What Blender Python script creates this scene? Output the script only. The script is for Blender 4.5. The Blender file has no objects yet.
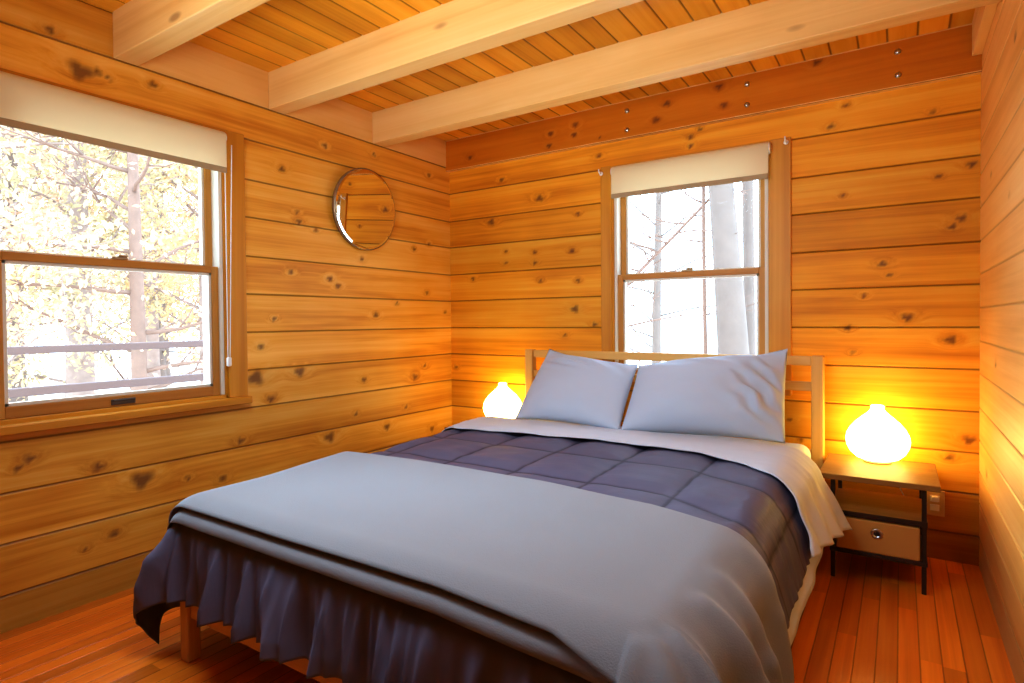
import bpy, bmesh, math, random
import numpy as np
from mathutils import Vector, Matrix, Quaternion

random.seed(7)
SC = bpy.context.scene
COL = SC.collection
PI = math.pi
W = 2.887          # room width (x), back wall at y = 0, left wall at x = 0
YF = -3.75         # wall behind the camera
ZC = 2.30          # ceiling boards
ZB = 2.12          # underside of the beams

# ------------------------------------------------------------------ helpers
def link(o, parent=None):
    COL.objects.link(o)
    if parent is not None:
        o.parent = parent
    return o

def tag(o, label=None, cat=None, group=None, kind=None):
    if label: o['label'] = label
    if cat: o['category'] = cat
    if group: o['group'] = group
    if kind: o['kind'] = kind
    return o

def empty(name, loc=(0, 0, 0), rz=0.0, parent=None):
    o = bpy.data.objects.new(name, None)
    o.empty_display_size = 0.1
    o.location = loc
    o.rotation_euler = (0, 0, rz)
    return link(o, parent)

def copy_tree(o, parent=None):
    c = o.copy()
    COL.objects.link(c)
    c.parent = parent
    for ch in list(o.children):
        copy_tree(ch, c)
    return c

def mesh_obj(name, verts, faces, mat, parent=None, smooth=False):
    me = bpy.data.meshes.new(name)
    me.from_pydata([tuple(v) for v in verts], [], [tuple(f) for f in faces])
    if smooth:
        me.polygons.foreach_set('use_smooth', [True] * len(me.polygons))
    me.update()
    if mat is not None:
        me.materials.append(mat)
    return link(bpy.data.objects.new(name, me), parent)

class MB:
    """collects shapes, builds ONE mesh object"""
    def __init__(self):
        self.bm = bmesh.new()

    def box(self, x0, x1, y0, y1, z0, z1, bev=0.0, seg=2):
        r = bmesh.ops.create_cube(self.bm, size=1.0)
        vs = r['verts']
        for v in vs:
            v.co = Vector((x0 + (v.co.x + .5) * (x1 - x0), y0 + (v.co.y + .5) * (y1 - y0), z0 + (v.co.z + .5) * (z1 - z0)))
        if bev > 0:
            es = list({e for v in vs for e in v.link_edges})
            bmesh.ops.bevel(self.bm, geom=es, offset=bev, segments=seg, affect='EDGES', profile=0.5)
        return self

    def tube(self, pts, radii, n=8, cap=True):
        pts = [Vector(p) for p in pts]
        if not hasattr(radii, '__len__'):
            radii = [radii] * len(pts)
        rings = []
        prev = None
        for i, p in enumerate(pts):
            t = (pts[min(i + 1, len(pts) - 1)] - pts[max(i - 1, 0)])
            if t.length < 1e-9: t = Vector((0, 0, 1))
            t.normalize()
            if prev is None:
                a = Vector((0, 0, 1)) if abs(t.z) < .9 else Vector((1, 0, 0))
            else:
                a = prev
            s = (a - t * a.dot(t)).normalized()
            prev = s
            b = t.cross(s)
            rings.append([self.bm.verts.new(p + (s * math.cos(2 * PI * k / n) + b * math.sin(2 * PI * k / n)) * radii[i]) for k in range(n)])
        for i in range(len(rings) - 1):
            for k in range(n):
                f = self.bm.faces.new((rings[i][k], rings[i][(k + 1) % n], rings[i + 1][(k + 1) % n], rings[i + 1][k]))
                f.smooth = True
        if cap:
            self.bm.faces.new(list(reversed(rings[0])))
            self.bm.faces.new(rings[-1])
        return self

    def lathe(self, prof, n=32, axis='z', origin=(0, 0, 0), cap=True):
        o = Vector(origin)
        def P(r, h, k):
            c, s = math.cos(2 * PI * k / n), math.sin(2 * PI * k / n)
            if axis == 'z': v = Vector((r * c, r * s, h))
            elif axis == 'x': v = Vector((h, r * c, r * s))
            else: v = Vector((r * s, h, r * c))
            return o + v
        rings = [[self.bm.verts.new(P(max(r, 1e-4), h, k)) for k in range(n)] for r, h in prof]
        for i in range(len(rings) - 1):
            for k in range(n):
                f = self.bm.faces.new((rings[i][k], rings[i][(k + 1) % n], rings[i + 1][(k + 1) % n], rings[i + 1][k]))
                f.smooth = True
        if cap:
            self.bm.faces.new(list(reversed(rings[0])))
            self.bm.faces.new(rings[-1])
        return self

    def build(self, name, mat, parent=None):
        bmesh.ops.recalc_face_normals(self.bm, faces=self.bm.faces)
        me = bpy.data.meshes.new(name)
        self.bm.to_mesh(me)
        self.bm.free()
        if mat is not None: me.materials.append(mat)
        return link(bpy.data.objects.new(name, me), parent)

# ------------------------------------------------------------------ materials
def new_mat(name):
    m = bpy.data.materials.new(name)
    m.use_nodes = True
    nt = m.node_tree
    nt.nodes.clear()
    out = nt.nodes.new('ShaderNodeOutputMaterial')
    return m, nt, out

def N(nt, t, **kw):
    n = nt.nodes.new(t)
    for k, v in kw.items():
        if k in ('operation', 'blend_type', 'data_type', 'attribute_name', 'noise_dimensions', 'feature', 'distribution', 'vector_type', 'attribute_type', 'interpolation_type', 'clamp_factor'):
            setattr(n, k, v)
        else:
            n.inputs[k].default_value = v
    return n

def mixc(nt, fac, a, b, blend='MIX'):
    n = nt.nodes.new('ShaderNodeMix')
    n.data_type = 'RGBA'
    n.blend_type = blend
    for sock, v in ((0, fac), (6, a), (7, b)):
        if isinstance(v, (int, float)): n.inputs[sock].default_value = v
        elif isinstance(v, tuple): n.inputs[sock].default_value = (*v, 1) if len(v) == 3 else v
        else: nt.links.new(v, n.inputs[sock])
    return n.outputs[2]

def math_(nt, op, a, b=None, clamp=False):
    n = nt.nodes.new('ShaderNodeMath')
    n.operation = op
    n.use_clamp = clamp
    for i, v in enumerate((a, b)):
        if v is None: continue
        if isinstance(v, (int, float)): n.inputs[i].default_value = v
        else: nt.links.new(v, n.inputs[i])
    return n.outputs[0]

def wood(name, light, mid, dark, grain='X', rough=0.45, spec=0.35, tone_gain=1.0, freq=9.0, contrast=1.0, knots=0.0, knotcol=(.13, .04, .012), boarded=False):
    m, nt, out = new_mat(name)
    L = nt.links.new
    tc = nt.nodes.new('ShaderNodeTexCoord')
    at = N(nt, 'ShaderNodeAttribute', attribute_name='wd')
    bo = N(nt, 'ShaderNodeAttribute', attribute_name='boff')
    sep = nt.nodes.new('ShaderNodeSeparateColor')
    L(at.outputs['Color'], sep.inputs[0])
    tone, knot, halo, seam = sep.outputs[0], sep.outputs[1], sep.outputs[2], at.outputs['Alpha']
    sc = {'X': (.55, freq, freq), 'Y': (freq, .55, freq), 'Z': (freq, freq, .55)}[grain]
    mp = nt.nodes.new('ShaderNodeMapping')
    mp.inputs['Scale'].default_value = sc
    L(tc.outputs['Object'], mp.inputs['Vector'])
    sh = nt.nodes.new('ShaderNodeCombineXYZ')
    for i, k in enumerate((7.31, 3.17, 5.71)):
        L(math_(nt, 'ADD', math_(nt, 'MULTIPLY', bo.outputs['Fac'], k), math_(nt, 'MULTIPLY', halo, .40)), sh.inputs[i])
    add = N(nt, 'ShaderNodeVectorMath', operation='ADD')
    L(mp.outputs[0], add.inputs[0]); L(sh.outputs[0], add.inputs[1])
    n1 = N(nt, 'ShaderNodeTexNoise', Scale=1.0, Detail=4.0, Roughness=.55, Distortion=.7)
    L(add.outputs[0], n1.inputs['Vector'])
    mul = N(nt, 'ShaderNodeVectorMath', operation='MULTIPLY')
    mul.inputs[1].default_value = {'X': (1.4, 6, 6), 'Y': (6, 1.4, 6), 'Z': (6, 6, 1.4)}[grain]
    L(add.outputs[0], mul.inputs[0])
    n2 = N(nt, 'ShaderNodeTexNoise', Scale=1.0, Detail=3.0, Roughness=.6, Distortion=.3)
    L(mul.outputs[0], n2.inputs['Vector'])
    # blotchy stain, isotropic and slow
    n3 = N(nt, 'ShaderNodeTexNoise', Scale=2.3, Detail=2.0, Roughness=.5)
    L(tc.outputs['Object'], n3.inputs['Vector'])
    f = math_(nt, 'ADD', math_(nt, 'MULTIPLY', n1.outputs[0], .55), math_(nt, 'ADD', math_(nt, 'MULTIPLY', n2.outputs[0], .27), math_(nt, 'MULTIPLY', n3.outputs[0], .18)))
    f = math_(nt, 'ADD', math_(nt, 'MULTIPLY', math_(nt, 'SUBTRACT', f, .5), 1.0 * contrast), .5)
    cr = nt.nodes.new('ShaderNodeValToRGB')
    e = cr.color_ramp.elements
    e[0].position = .30; e[0].color = (*dark, 1)
    e[1].position = .70; e[1].color = (*light, 1)
    c = e.new(.5); c.color = (*mid, 1)
    L(f, cr.inputs[0])
    col = cr.outputs[0]
    hv = nt.nodes.new('ShaderNodeHueSaturation')
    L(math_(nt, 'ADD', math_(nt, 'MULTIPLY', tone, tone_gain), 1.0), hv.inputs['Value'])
    L(col, hv.inputs['Color'])
    col = hv.outputs[0]
    if knots > 0:            # scattered knots for timbers without placed ones
        mk = nt.nodes.new('ShaderNodeMapping')
        mk.inputs['Scale'].default_value = {'X': (2.2, 6, 6), 'Y': (6, 2.2, 6), 'Z': (6, 6, 2.2)}[grain]
        L(tc.outputs['Object'], mk.inputs['Vector'])
        vo = N(nt, 'ShaderNodeTexVoronoi', Scale=1.0)
        L(mk.outputs[0], vo.inputs['Vector'])
        mr = nt.nodes.new('ShaderNodeMapRange')
        mr.inputs[1].default_value = .05; mr.inputs[2].default_value = .11
        mr.inputs[3].default_value = knots; mr.inputs[4].default_value = 0
        L(vo.outputs['Distance'], mr.inputs[0])
        col = mixc(nt, mr.outputs[0], col, knotcol)
    if boarded:
        col = mixc(nt, math_(nt, 'MULTIPLY', halo, .20, True), col, tuple(x * .6 for x in dark))
        col = mixc(nt, math_(nt, 'MULTIPLY', knot, .82, True), col, knotcol)
        col = mixc(nt, math_(nt, 'MULTIPLY', seam, .7, True), col, (.07, .024, .007))
    bs = N(nt, 'ShaderNodeBsdfPrincipled', Roughness=rough)
    bs.inputs['Specular IOR Level'].default_value = spec
    L(col, bs.inputs['Base Color'])
    bp = N(nt, 'ShaderNodeBump', Strength=.12, Distance=.01)
    L(n2.outputs[0], bp.inputs['Height'])
    L(bp.outputs[0], bs.inputs['Normal'])
    L(bs.outputs[0], out.inputs[0])
    return m

def plain(name, col, rough=.5, metal=0.0, spec=.4, bump=0.0, bscale=200, var=.06, vscale=6.0, sheen=0.0):
    m, nt, out = new_mat(name)
    L = nt.links.new
    tc = nt.nodes.new('ShaderNodeTexCoord')
    n = N(nt, 'ShaderNodeTexNoise', Scale=vscale, Detail=3.0)
    L(tc.outputs['Object'], n.inputs['Vector'])
    col_ = mixc(nt, n.outputs[0], tuple(max(0, c * (1 - var)) for c in col), tuple(min(1, c * (1 + var)) for c in col))
    bs = N(nt, 'ShaderNodeBsdfPrincipled', Roughness=rough, Metallic=metal)
    bs.inputs['Specular IOR Level'].default_value = spec
    if sheen: bs.inputs['Sheen Weight'].default_value = sheen
    L(col_, bs.inputs['Base Color'])
    if bump:
        b = N(nt, 'ShaderNodeTexNoise', Scale=bscale, Detail=2.0)
        L(tc.outputs['Object'], b.inputs['Vector'])
        bp = N(nt, 'ShaderNodeBump', Strength=bump, Distance=.004)
        L(b.outputs[0], bp.inputs['Height']); L(bp.outputs[0], bs.inputs['Normal'])
    L(bs.outputs[0], out.inputs[0])
    return m

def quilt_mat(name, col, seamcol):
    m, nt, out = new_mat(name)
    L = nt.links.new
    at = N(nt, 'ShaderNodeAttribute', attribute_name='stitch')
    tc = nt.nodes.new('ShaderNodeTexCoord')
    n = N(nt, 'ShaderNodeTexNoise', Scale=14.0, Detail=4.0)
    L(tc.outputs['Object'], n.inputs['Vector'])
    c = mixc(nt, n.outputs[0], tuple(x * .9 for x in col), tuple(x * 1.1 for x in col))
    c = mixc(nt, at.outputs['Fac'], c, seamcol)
    bs = N(nt, 'ShaderNodeBsdfPrincipled', Roughness=.6)
    bs.inputs['Specular IOR Level'].default_value = .25
    bs.inputs['Sheen Weight'].default_value = .0
    L(c, bs.inputs['Base Color'])
    mp = nt.nodes.new('ShaderNodeMapping'); mp.inputs['Scale'].default_value = (5, 28, 5)
    L(tc.outputs['Object'], mp.inputs[0])
    b = N(nt, 'ShaderNodeTexNoise', Scale=1.6, Detail=3.0)
    L(mp.outputs[0], b.inputs['Vector'])
    bp = N(nt, 'ShaderNodeBump', Strength=.2, Distance=.01)
    L(b.outputs[0], bp.inputs['Height']); L(bp.outputs[0], bs.inputs['Normal'])
    L(bs.outputs[0], out.inputs[0])
    return m

def glow_mat(name, col, strength):
    m, nt, out = new_mat(name)
    L = nt.links.new
    bs = N(nt, 'ShaderNodeBsdfPrincipled', Roughness=.25)
    bs.inputs['Base Color'].default_value = (.9, .85, .75, 1)
    tc = nt.nodes.new('ShaderNodeTexCoord')
    n = N(nt, 'ShaderNodeTexNoise', Scale=9.0, Detail=1.0)
    L(tc.outputs['Object'], n.inputs['Vector'])
    bs.inputs['Emission Color'].default_value = (*col, 1)
    L(math_(nt, 'ADD', math_(nt, 'MULTIPLY', n.outputs[0], strength * .15), strength * .92), bs.inputs['Emission Strength'])
    L(bs.outputs[0], out.inputs[0])
    return m

def glass_mat(name):
    m, nt, out = new_mat(name)
    L = nt.links.new
    t = N(nt, 'ShaderNodeBsdfTransparent'); t.inputs[0].default_value = (.97, .98, .98, 1)
    g = N(nt, 'ShaderNodeBsdfGlossy', Roughness=.02)
    fr = N(nt, 'ShaderNodeFresnel', IOR=1.07)
    mx = nt.nodes.new('ShaderNodeMixShader')
    L(fr.outputs[0], mx.inputs[0]); L(t.outputs[0], mx.inputs[1]); L(g.outputs[0], mx.inputs[2])
    L(mx.outputs[0], out.inputs[0])
    return m

WALL = dict(rough=.5, spec=.22, contrast=1.4, light=(.82, .43, .045), mid=(.75, .315, .014), dark=(.54, .175, .005))
M = {}
M['wall_y'] = wood('pine_log_wall_y_lit', (.83, .49, .105), (.75, .37, .042), (.55, .205, .012), boarded=True, grain='Y', rough=.48, spec=.3, contrast=1.45)  # left wall only: paler, less saturated pine, window light put into the colour
M['wall_x'] = wood('pine_log_wall_x', boarded=True, grain='X', **WALL)
M['wall_f'] = wood('dark_low_bounce_wall', (.20, .10, .03), (.15, .07, .02), (.10, .04, .01), grain='X', boarded=True, spec=.1)  # unseen wall behind the camera, darkened to cut bounce onto the bed front
M['wall_r'] = wood('pine_log_wall_right_lit', (.90, .54, .18), (.83, .43, .11), (.68, .30, .055), grain='Y', boarded=True)  # same pine made paler: window light on this wall put into the colour
M['ceil'] = wood('pine_ceiling', (.90, .49, .06), (.83, .385, .026), (.64, .24, .010), spec=.15, boarded=True, grain='Y', tone_gain=1.2)
M['floor'] = wood('oak_floor', (.88, .28, .022), (.74, .19, .012), (.52, .10, .006), boarded=True, grain='Y', rough=.28, spec=.5, tone_gain=1.6, freq=14)
M['beam'] = wood('pale_pine_beam', (.86, .62, .27), (.79, .52, .19), (.65, .35, .09), grain='X', knots=.55, freq=7, knotcol=(.2, .08, .03))
M['beam_end'] = wood('pale_pine_header', (.90, .60, .24), (.82, .50, .15), (.66, .34, .07), grain='Y', freq=7)
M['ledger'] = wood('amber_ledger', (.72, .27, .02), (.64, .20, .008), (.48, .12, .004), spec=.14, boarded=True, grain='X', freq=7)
M['trim_z'] = wood('window_trim_z', (.68, .34, .04), (.58, .25, .016), (.44, .15, .008), grain='Z')
M['trim_y'] = wood('window_trim_y', (.68, .34, .04), (.58, .25, .016), (.44, .15, .008), grain='Y')
M['trim_x'] = wood('window_trim_x', (.68, .34, .04), (.58, .25, .016), (.44, .15, .008), grain='X')
M['trim_pale'] = wood('window_trim_pale', (.66, .42, .19), (.56, .32, .12), (.45, .22, .07), grain='Z')
M['sash_z'] = wood('sash_z', (.60, .32, .075), (.50, .23, .04), (.38, .15, .018), grain='Z', freq=16)
M['sash_y'] = wood('sash_y', (.56, .28, .06), (.46, .195, .03), (.34, .12, .014), grain='Y', freq=16)
M['sash_x'] = wood('sash_x', (.56, .28, .06), (.46, .195, .03), (.34, .12, .014), grain='X', freq=16)
M['bed_x'] = wood('bed_pine_x', (.74, .45, .15), (.66, .36, .09), (.54, .25, .05), grain='X', freq=12)
M['bed_y'] = wood('bed_pine_y', (.74, .45, .15), (.66, .36, .09), (.54, .25, .05), grain='Y', freq=12)
M['bed_z'] = wood('bed_pine_z', (.74, .45, .15), (.66, .36, .09), (.54, .25, .05), grain='Z', freq=12)
M['stand_top'] = wood('brown_laminate', (.32, .165, .045), (.26, .125, .03), (.19, .085, .017), grain='X', rough=.5, spec=.2, freq=20)
M['stand_leg'] = plain('espresso_tube', (.028, .014, .009), rough=.4)
M['bin'] = plain('brown_bin_fabric', (.52, .26, .055), rough=.8, bump=.4, bscale=500)
M['metal'] = plain('dull_steel', (.5, .5, .5), rough=.3, metal=1.0)
M['bronze'] = plain('bronze_hardware', (.10, .08, .07), rough=.4, metal=.6)
M['brass'] = plain('dull_brass_lock', (.42, .30, .17), rough=.4, metal=.4)
M['liner'] = plain('white_jamb_liner', (.68, .63, .53), rough=.45)
M['shade'] = plain('cream_roller_fabric', (.74, .60, .37), rough=.85, bump=.3, bscale=600, var=.03)
_nt = M['shade'].node_tree
_o = [n for n in _nt.nodes if n.type == 'OUTPUT_MATERIAL'][0]; _b = [n for n in _nt.nodes if n.type == 'BSDF_PRINCIPLED'][0]
_t = N(_nt, 'ShaderNodeBsdfTranslucent'); _t.inputs[0].default_value = (.85, .70, .40, 1)
_x = _nt.nodes.new('ShaderNodeMixShader'); _x.inputs[0].default_value = .16
_nt.links.new(_b.outputs[0], _x.inputs[1]); _nt.links.new(_t.outputs[0], _x.inputs[2]); _nt.links.new(_x.outputs[0], _o.inputs[0])
M['hem'] = plain('taupe_hem_bar', (.40, .30, .17), rough=.7)
M['white'] = plain('white_plastic', (.8, .78, .74), rough=.4)
M['ivory'] = plain('ivory_plate', (.62, .44, .2), rough=.4)
M['sheet'] = plain('white_cotton', (.55, .585, .66), rough=.8, bump=.15, bscale=90, var=.02)
M['pillow'] = plain('white_pillowcase', (.46, .52, .63), rough=.8, bump=.12, bscale=60, var=.02)
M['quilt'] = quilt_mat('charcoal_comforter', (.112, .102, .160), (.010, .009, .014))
M['throw'] = plain('grey_beige_throw', (.23, .23, .25), rough=.85, bump=.25, bscale=300, var=.05, sheen=.2)
M['mirror'] = plain('mirror_glass', (.86, .84, .80), rough=.02, metal=1.0, var=0)
M['mirror_edge'] = plain('mirror_edge', (.32, .24, .15), rough=.25, metal=.5)
M['glow'] = glow_mat('lit_frosted_glass', (1.0, .78, .22), 11.0)
M['lampbase'] = plain('lamp_base', (.7, .62, .5), rough=.3)
M['cord'] = plain('cord', (.62, .55, .45), rough=.5)
M['glass'] = glass_mat('window_glass')
M['snow'] = plain('snowy_ground', (.85, .75, .68), rough=.9, var=.12, vscale=1.2)
M['bark'] = plain('grey_bark', (.36, .245, .20), rough=.9, var=.3, vscale=9)
M['bark_pale'] = plain('pale_bark', (.26, .15, .11), rough=.9, var=.2, vscale=9)
M['bark_faint'] = plain('faint_bark', (.20, .138, .112), rough=.9, var=.15, vscale=6)
M['leaf_y'] = plain('yellow_green_leaf', (.70, .48, .25), rough=.8, var=.25, vscale=3)
M['leaf_t'] = plain('tan_leaf', (.60, .405, .29), rough=.8, var=.25, vscale=3)
M['leaf_g'] = plain('green_needles', (.48, .37, .21), rough=.8, var=.25, vscale=3)
M['rail'] = plain('grey_deck_rail', (.19, .125, .118), rough=.8)
M['deck'] = plain('grey_decking', (.5, .48, .48), rough=.8, var=.2)

# ------------------------------------------------------------------ board clad surfaces
def boards(name, O, U, V, Nn, u0, u1, vedges, du, mat, holes=(), knots=(), tones=None, rnd=0.12, dv=.012, groove=.0045, seed=1, seg=None, seamw=.0036, seams=1.0):
    """one mesh of grooved boards. holes: (ua,ub,va,vb)"""
    rg = random.Random(seed)
    O, U, V, Nn = (np.array(a, float) for a in (O, U, V, Nn))
    VS, FS, WD, BO = [], [], [], []
    base = 0
    for b in range(len(vedges) - 1):
        v0, v1 = vedges[b], vedges[b + 1]
        if seg:
            cuts = [u0]
            x = u0 + rg.uniform(.15, seg)
            while x < u1 - .1:
                cuts.append(x); x += seg * rg.uniform(.6, 1.4)
            cuts.append(u1)
        else:
            cuts = [u0, u1]
        rows = [(v0, -groove, seams), (v0 + seamw * .6, -groove * .55, .75 * seams), (v0 + seamw * 1.8, 0, 0.0)]
        n = max(1, int((v1 - v0 - 3.6 * seamw) / dv))
        a, c = v0 + seamw * 1.8, v1 - seamw * 1.8
        rows += [(a + (c - a) * k / n, 0, 0) for k in range(1, n)]
        rows += [(c, 0, 0.0), (v1 - seamw * .6, -groove * .55, .75 * seams), (v1, -groove, seams)]
        for h in holes:
            for hv in (h[2], h[3]):
                if v0 < hv < v1: rows.append((hv, 0, 0))
        rows.sort()
        for s in range(len(cuts) - 1):
            ua, ub = cuts[s], cuts[s + 1]
            m = max(1, int(round((ub - ua) / du)))
            us = [ua + (ub - ua) * k / m for k in range(m + 1)]
            for h in holes:
                for hu in (h[0], h[1]):
                    if ua < hu < ub: us.append(hu)
            us = np.array(sorted(us))
            vv = np.array([r[0] for r in rows]); dd = np.array([r[1] for r in rows]); ss = np.array([r[2] for r in rows])
            UU, VV = np.meshgrid(us, vv)
            DD = np.repeat(dd[:, None], len(us), 1); SS = np.repeat(ss[:, None], len(us), 1)
            P = O + UU[..., None] * U + VV[..., None] * V + DD[..., None] * Nn
            K = np.zeros_like(UU); H = np.zeros_like(UU)
            for (ku, kv, kr) in knots:
                if not (v0 - 3 * kr < kv < v1 + 3 * kr): continue
                wob = 1 + .25 * np.sin(3 * np.arctan2(VV - kv, UU - ku) + ku * 31)
                d = np.sqrt(((UU - ku) / (kr * 1.0)) ** 2 + ((VV - kv) / (kr * .8)) ** 2) / wob
                K = np.maximum(K, np.clip((1.0 - d) / .5, 0, 1))
                d2 = np.sqrt(((UU - ku) / (kr * 2.4)) ** 2 + ((VV - kv) / (kr * 1.5)) ** 2)
                H = np.maximum(H, np.exp(-d2 ** 2 * 1.6))
            t = rg.uniform(-rnd, rnd) + (tones[b] if tones else 0)
            nr, nc = UU.shape
            VS.append(P.reshape(-1, 3))
            WD.append(np.stack([np.full(UU.shape, t), K, H, SS], -1).reshape(-1, 4))
            BO.append(np.full(UU.size, rg.uniform(0, 9)))
            idx = base + np.arange(nr * nc).reshape(nr, nc)
            q = np.stack([idx[:-1, :-1], idx[:-1, 1:], idx[1:, 1:], idx[1:, :-1]], -1)
            uc = (us[:-1] + us[1:]) / 2; vc = (vv[:-1] + vv[1:]) / 2
            keep = np.ones((nr - 1, nc - 1), bool)
            for h in holes:
                keep &= ~(((uc > h[0]) & (uc < h[1]))[None, :] & ((vc > h[2]) & (vc < h[3]))[:, None])
            FS.append(q[keep].reshape(-1, 4))
            base += nr * nc
    VS = np.concatenate(VS); FS = np.concatenate(FS)
    if np.dot(np.cross(U, V), Nn) < 0: FS = FS[:, ::-1]
    me = bpy.data.meshes.new(name)
    me.vertices.add(len(VS)); me.vertices.foreach_set('co', VS.ravel())
    me.loops.add(FS.size); me.loops.foreach_set('vertex_index', FS.ravel())
    me.polygons.add(len(FS)); me.polygons.foreach_set('loop_start', np.arange(0, FS.size, 4))
    me.update(calc_edges=True)
    a = me.attributes.new('wd', 'FLOAT_COLOR', 'POINT'); a.data.foreach_set('color', np.concatenate(WD).ravel())
    a = me.attributes.new('boff', 'FLOAT', 'POINT'); a.data.foreach_set('value', np.concatenate(BO))
    me.materials.append(mat)
    me.validate()
    me.shade_flat()
    o = link(bpy.data.objects.new(name, me))
    tag(o, kind='structure')
    return o

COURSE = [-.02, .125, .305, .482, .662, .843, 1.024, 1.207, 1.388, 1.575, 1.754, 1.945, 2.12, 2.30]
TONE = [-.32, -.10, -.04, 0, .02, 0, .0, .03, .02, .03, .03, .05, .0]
KL = [(-2.385, 0.59, 0.022), (-2.417, 0.561, 0.015), (-2.167, 0.515, 0.025), (-2.011, 0.428, 0.05), (-1.824, 0.392, 0.015), (-1.664, 0.355, 0.022), (-1.573, 0.512, 0.022), (-2.216, 0.212, 0.013), (-2.116, 0.238, 0.02), (-1.058, 2.023, 0.02), (-0.701, 2.059, 0.016), (-0.213, 2.031, 0.018), (-1.328, 1.843, 0.02), (-1.231, 1.589, 0.02), (-1.242, 1.639, 0.014), (-1.284, 1.328, 0.018), (-1.037, 1.305, 0.022), (-0.982, 1.269, 0.02), (-0.365, 1.533, 0.018), (-0.22, 1.58, 0.014), (-0.701, 1.11, 0.022), (-0.524, 1.184, 0.016), (-0.245, 1.256, 0.016), (-0.063, 1.132, 0.014), (-1.125, 1.561, 0.014), (-0.805, 1.433, 0.018), (-1.386, 1.088, 0.014), (-1.46, 0.952, 0.02), (-1.49, 0.803, 0.05), (-1.239, 0.812, 0.035), (-1.41, 0.692, 0.025), (-0.802, 0.732, 0.02), (-0.37, 0.713, 0.03), (-0.273, 0.779, 0.018), (-0.865, 0.543, 0.016), (-0.456, 0.531, 0.016), (-0.622, 0.43, 0.028), (-1.052, 0.442, 0.04), (-0.211, 0.353, 0.022), (-2.145, 2.047, 0.02), (-2.107, 2.036, 0.015), (-1.939, 2.064, 0.02), (-1.709, 2.152, 0.022), (-1.739, 2.186, 0.016), (-2.294, 2.148, 0.02), (-2.2, 2.03, .05)]
KB = [(0.434, 1.984, 0.02), (1.126, 2.029, 0.018), (0.194, 1.352, 0.016), (0.722, 1.317, 0.016), (0.983, 1.306, 0.016), (0.461, 1.517, 0.015), (0.46, 1.443, 0.016), (0.683, 1.499, 0.015), (0.683, 1.43, 0.018), (0.944, 1.487, 0.02), (1.091, 1.041, 0.02), (0.892, 0.978, 0.016), (0.986, 1.705, 0.014), (0.962, 1.136, 0.03), (0.04, 0.752, 0.018), (2.824, 1.493, 0.022), (2.791, 1.459, 0.018), (2.858, 1.717, 0.02), (2.744, 1.685, 0.012), (2.631, 1.067, 0.026), (2.788, 0.968, 0.026), (2.463, 1.17, 0.013), (2.537, 1.314, 0.02), (2.564, 1.261, 0.012), (2.398, 1.02, 0.018), (2.417, 0.904, 0.012), (2.377, 1.642, 0.012), (2.852, 0.538, 0.028), (2.786, 0.453, 0.02), (1.661, 2.045, 0.018), (1.661, 1.997, 0.018), (1.711, 2.079, 0.015), (2.327, 1.976, 0.018), (2.392, 2.064, 0.016), (2.722, 1.969, 0.012), (2.148, 0.565, 0.014), (2.193, 0.47, 0.012), (2.642, 0.1, 0.02), (.35, 1.72, .03), (.72, 1.83, .03)]
KR = [(-.35, 1.6, .012), (-.9, 1.9, .02), (-.5, .9, .014), (-1.2, 1.2, .02), (-.25, .45, .02), (-.8, 1.45, .012)]

WL = (-2.505, -1.633, .735, 1.945)    # left window opening (y0,y1,z0,z1)
WB = (1.205, 2.062, .735, 1.945)      # back window opening (x0,x1,z0,z1)
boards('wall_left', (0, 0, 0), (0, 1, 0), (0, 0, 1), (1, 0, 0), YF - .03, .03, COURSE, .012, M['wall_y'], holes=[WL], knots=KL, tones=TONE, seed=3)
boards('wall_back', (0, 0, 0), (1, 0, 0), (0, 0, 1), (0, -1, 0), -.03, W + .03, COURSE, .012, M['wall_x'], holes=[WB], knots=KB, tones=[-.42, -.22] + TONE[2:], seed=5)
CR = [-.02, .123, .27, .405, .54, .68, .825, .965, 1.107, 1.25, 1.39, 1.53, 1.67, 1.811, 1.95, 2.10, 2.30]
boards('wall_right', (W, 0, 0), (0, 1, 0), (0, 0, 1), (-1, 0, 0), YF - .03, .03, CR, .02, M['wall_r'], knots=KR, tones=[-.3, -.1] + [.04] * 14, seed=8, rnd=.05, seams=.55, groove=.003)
boards('wall_front', (0, YF, 0), (1, 0, 0), (0, 0, 1), (0, 1, 0), -.03, W + .03, COURSE, .05, M['wall_f'], seed=9, dv=.05)
nb = 26
boards('ceiling', (0, 0, ZC), (0, 1, 0), (1, 0, 0), (0, 0, -1), YF - .03, .03, [-.03] + [W * k / nb for k in range(1, nb)] + [W + .03], .05, M['ceil'], seed=11, dv=.03, rnd=.13, knots=[(random.uniform(-3, 0), random.uniform(0, W), .012) for _ in range(30)])
nf = 50
boards('floor', (0, 0, 0), (0, 1, 0), (1, 0, 0), (0, 0, 1), YF - .03, .03, [-.03] + [W * k / nf for k in range(1, nf)] + [W + .03], .06, M['floor'], seed=13, dv=.02, rnd=.17, seg=.8, groove=.0015, seamw=.0016, seams=.8)

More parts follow.
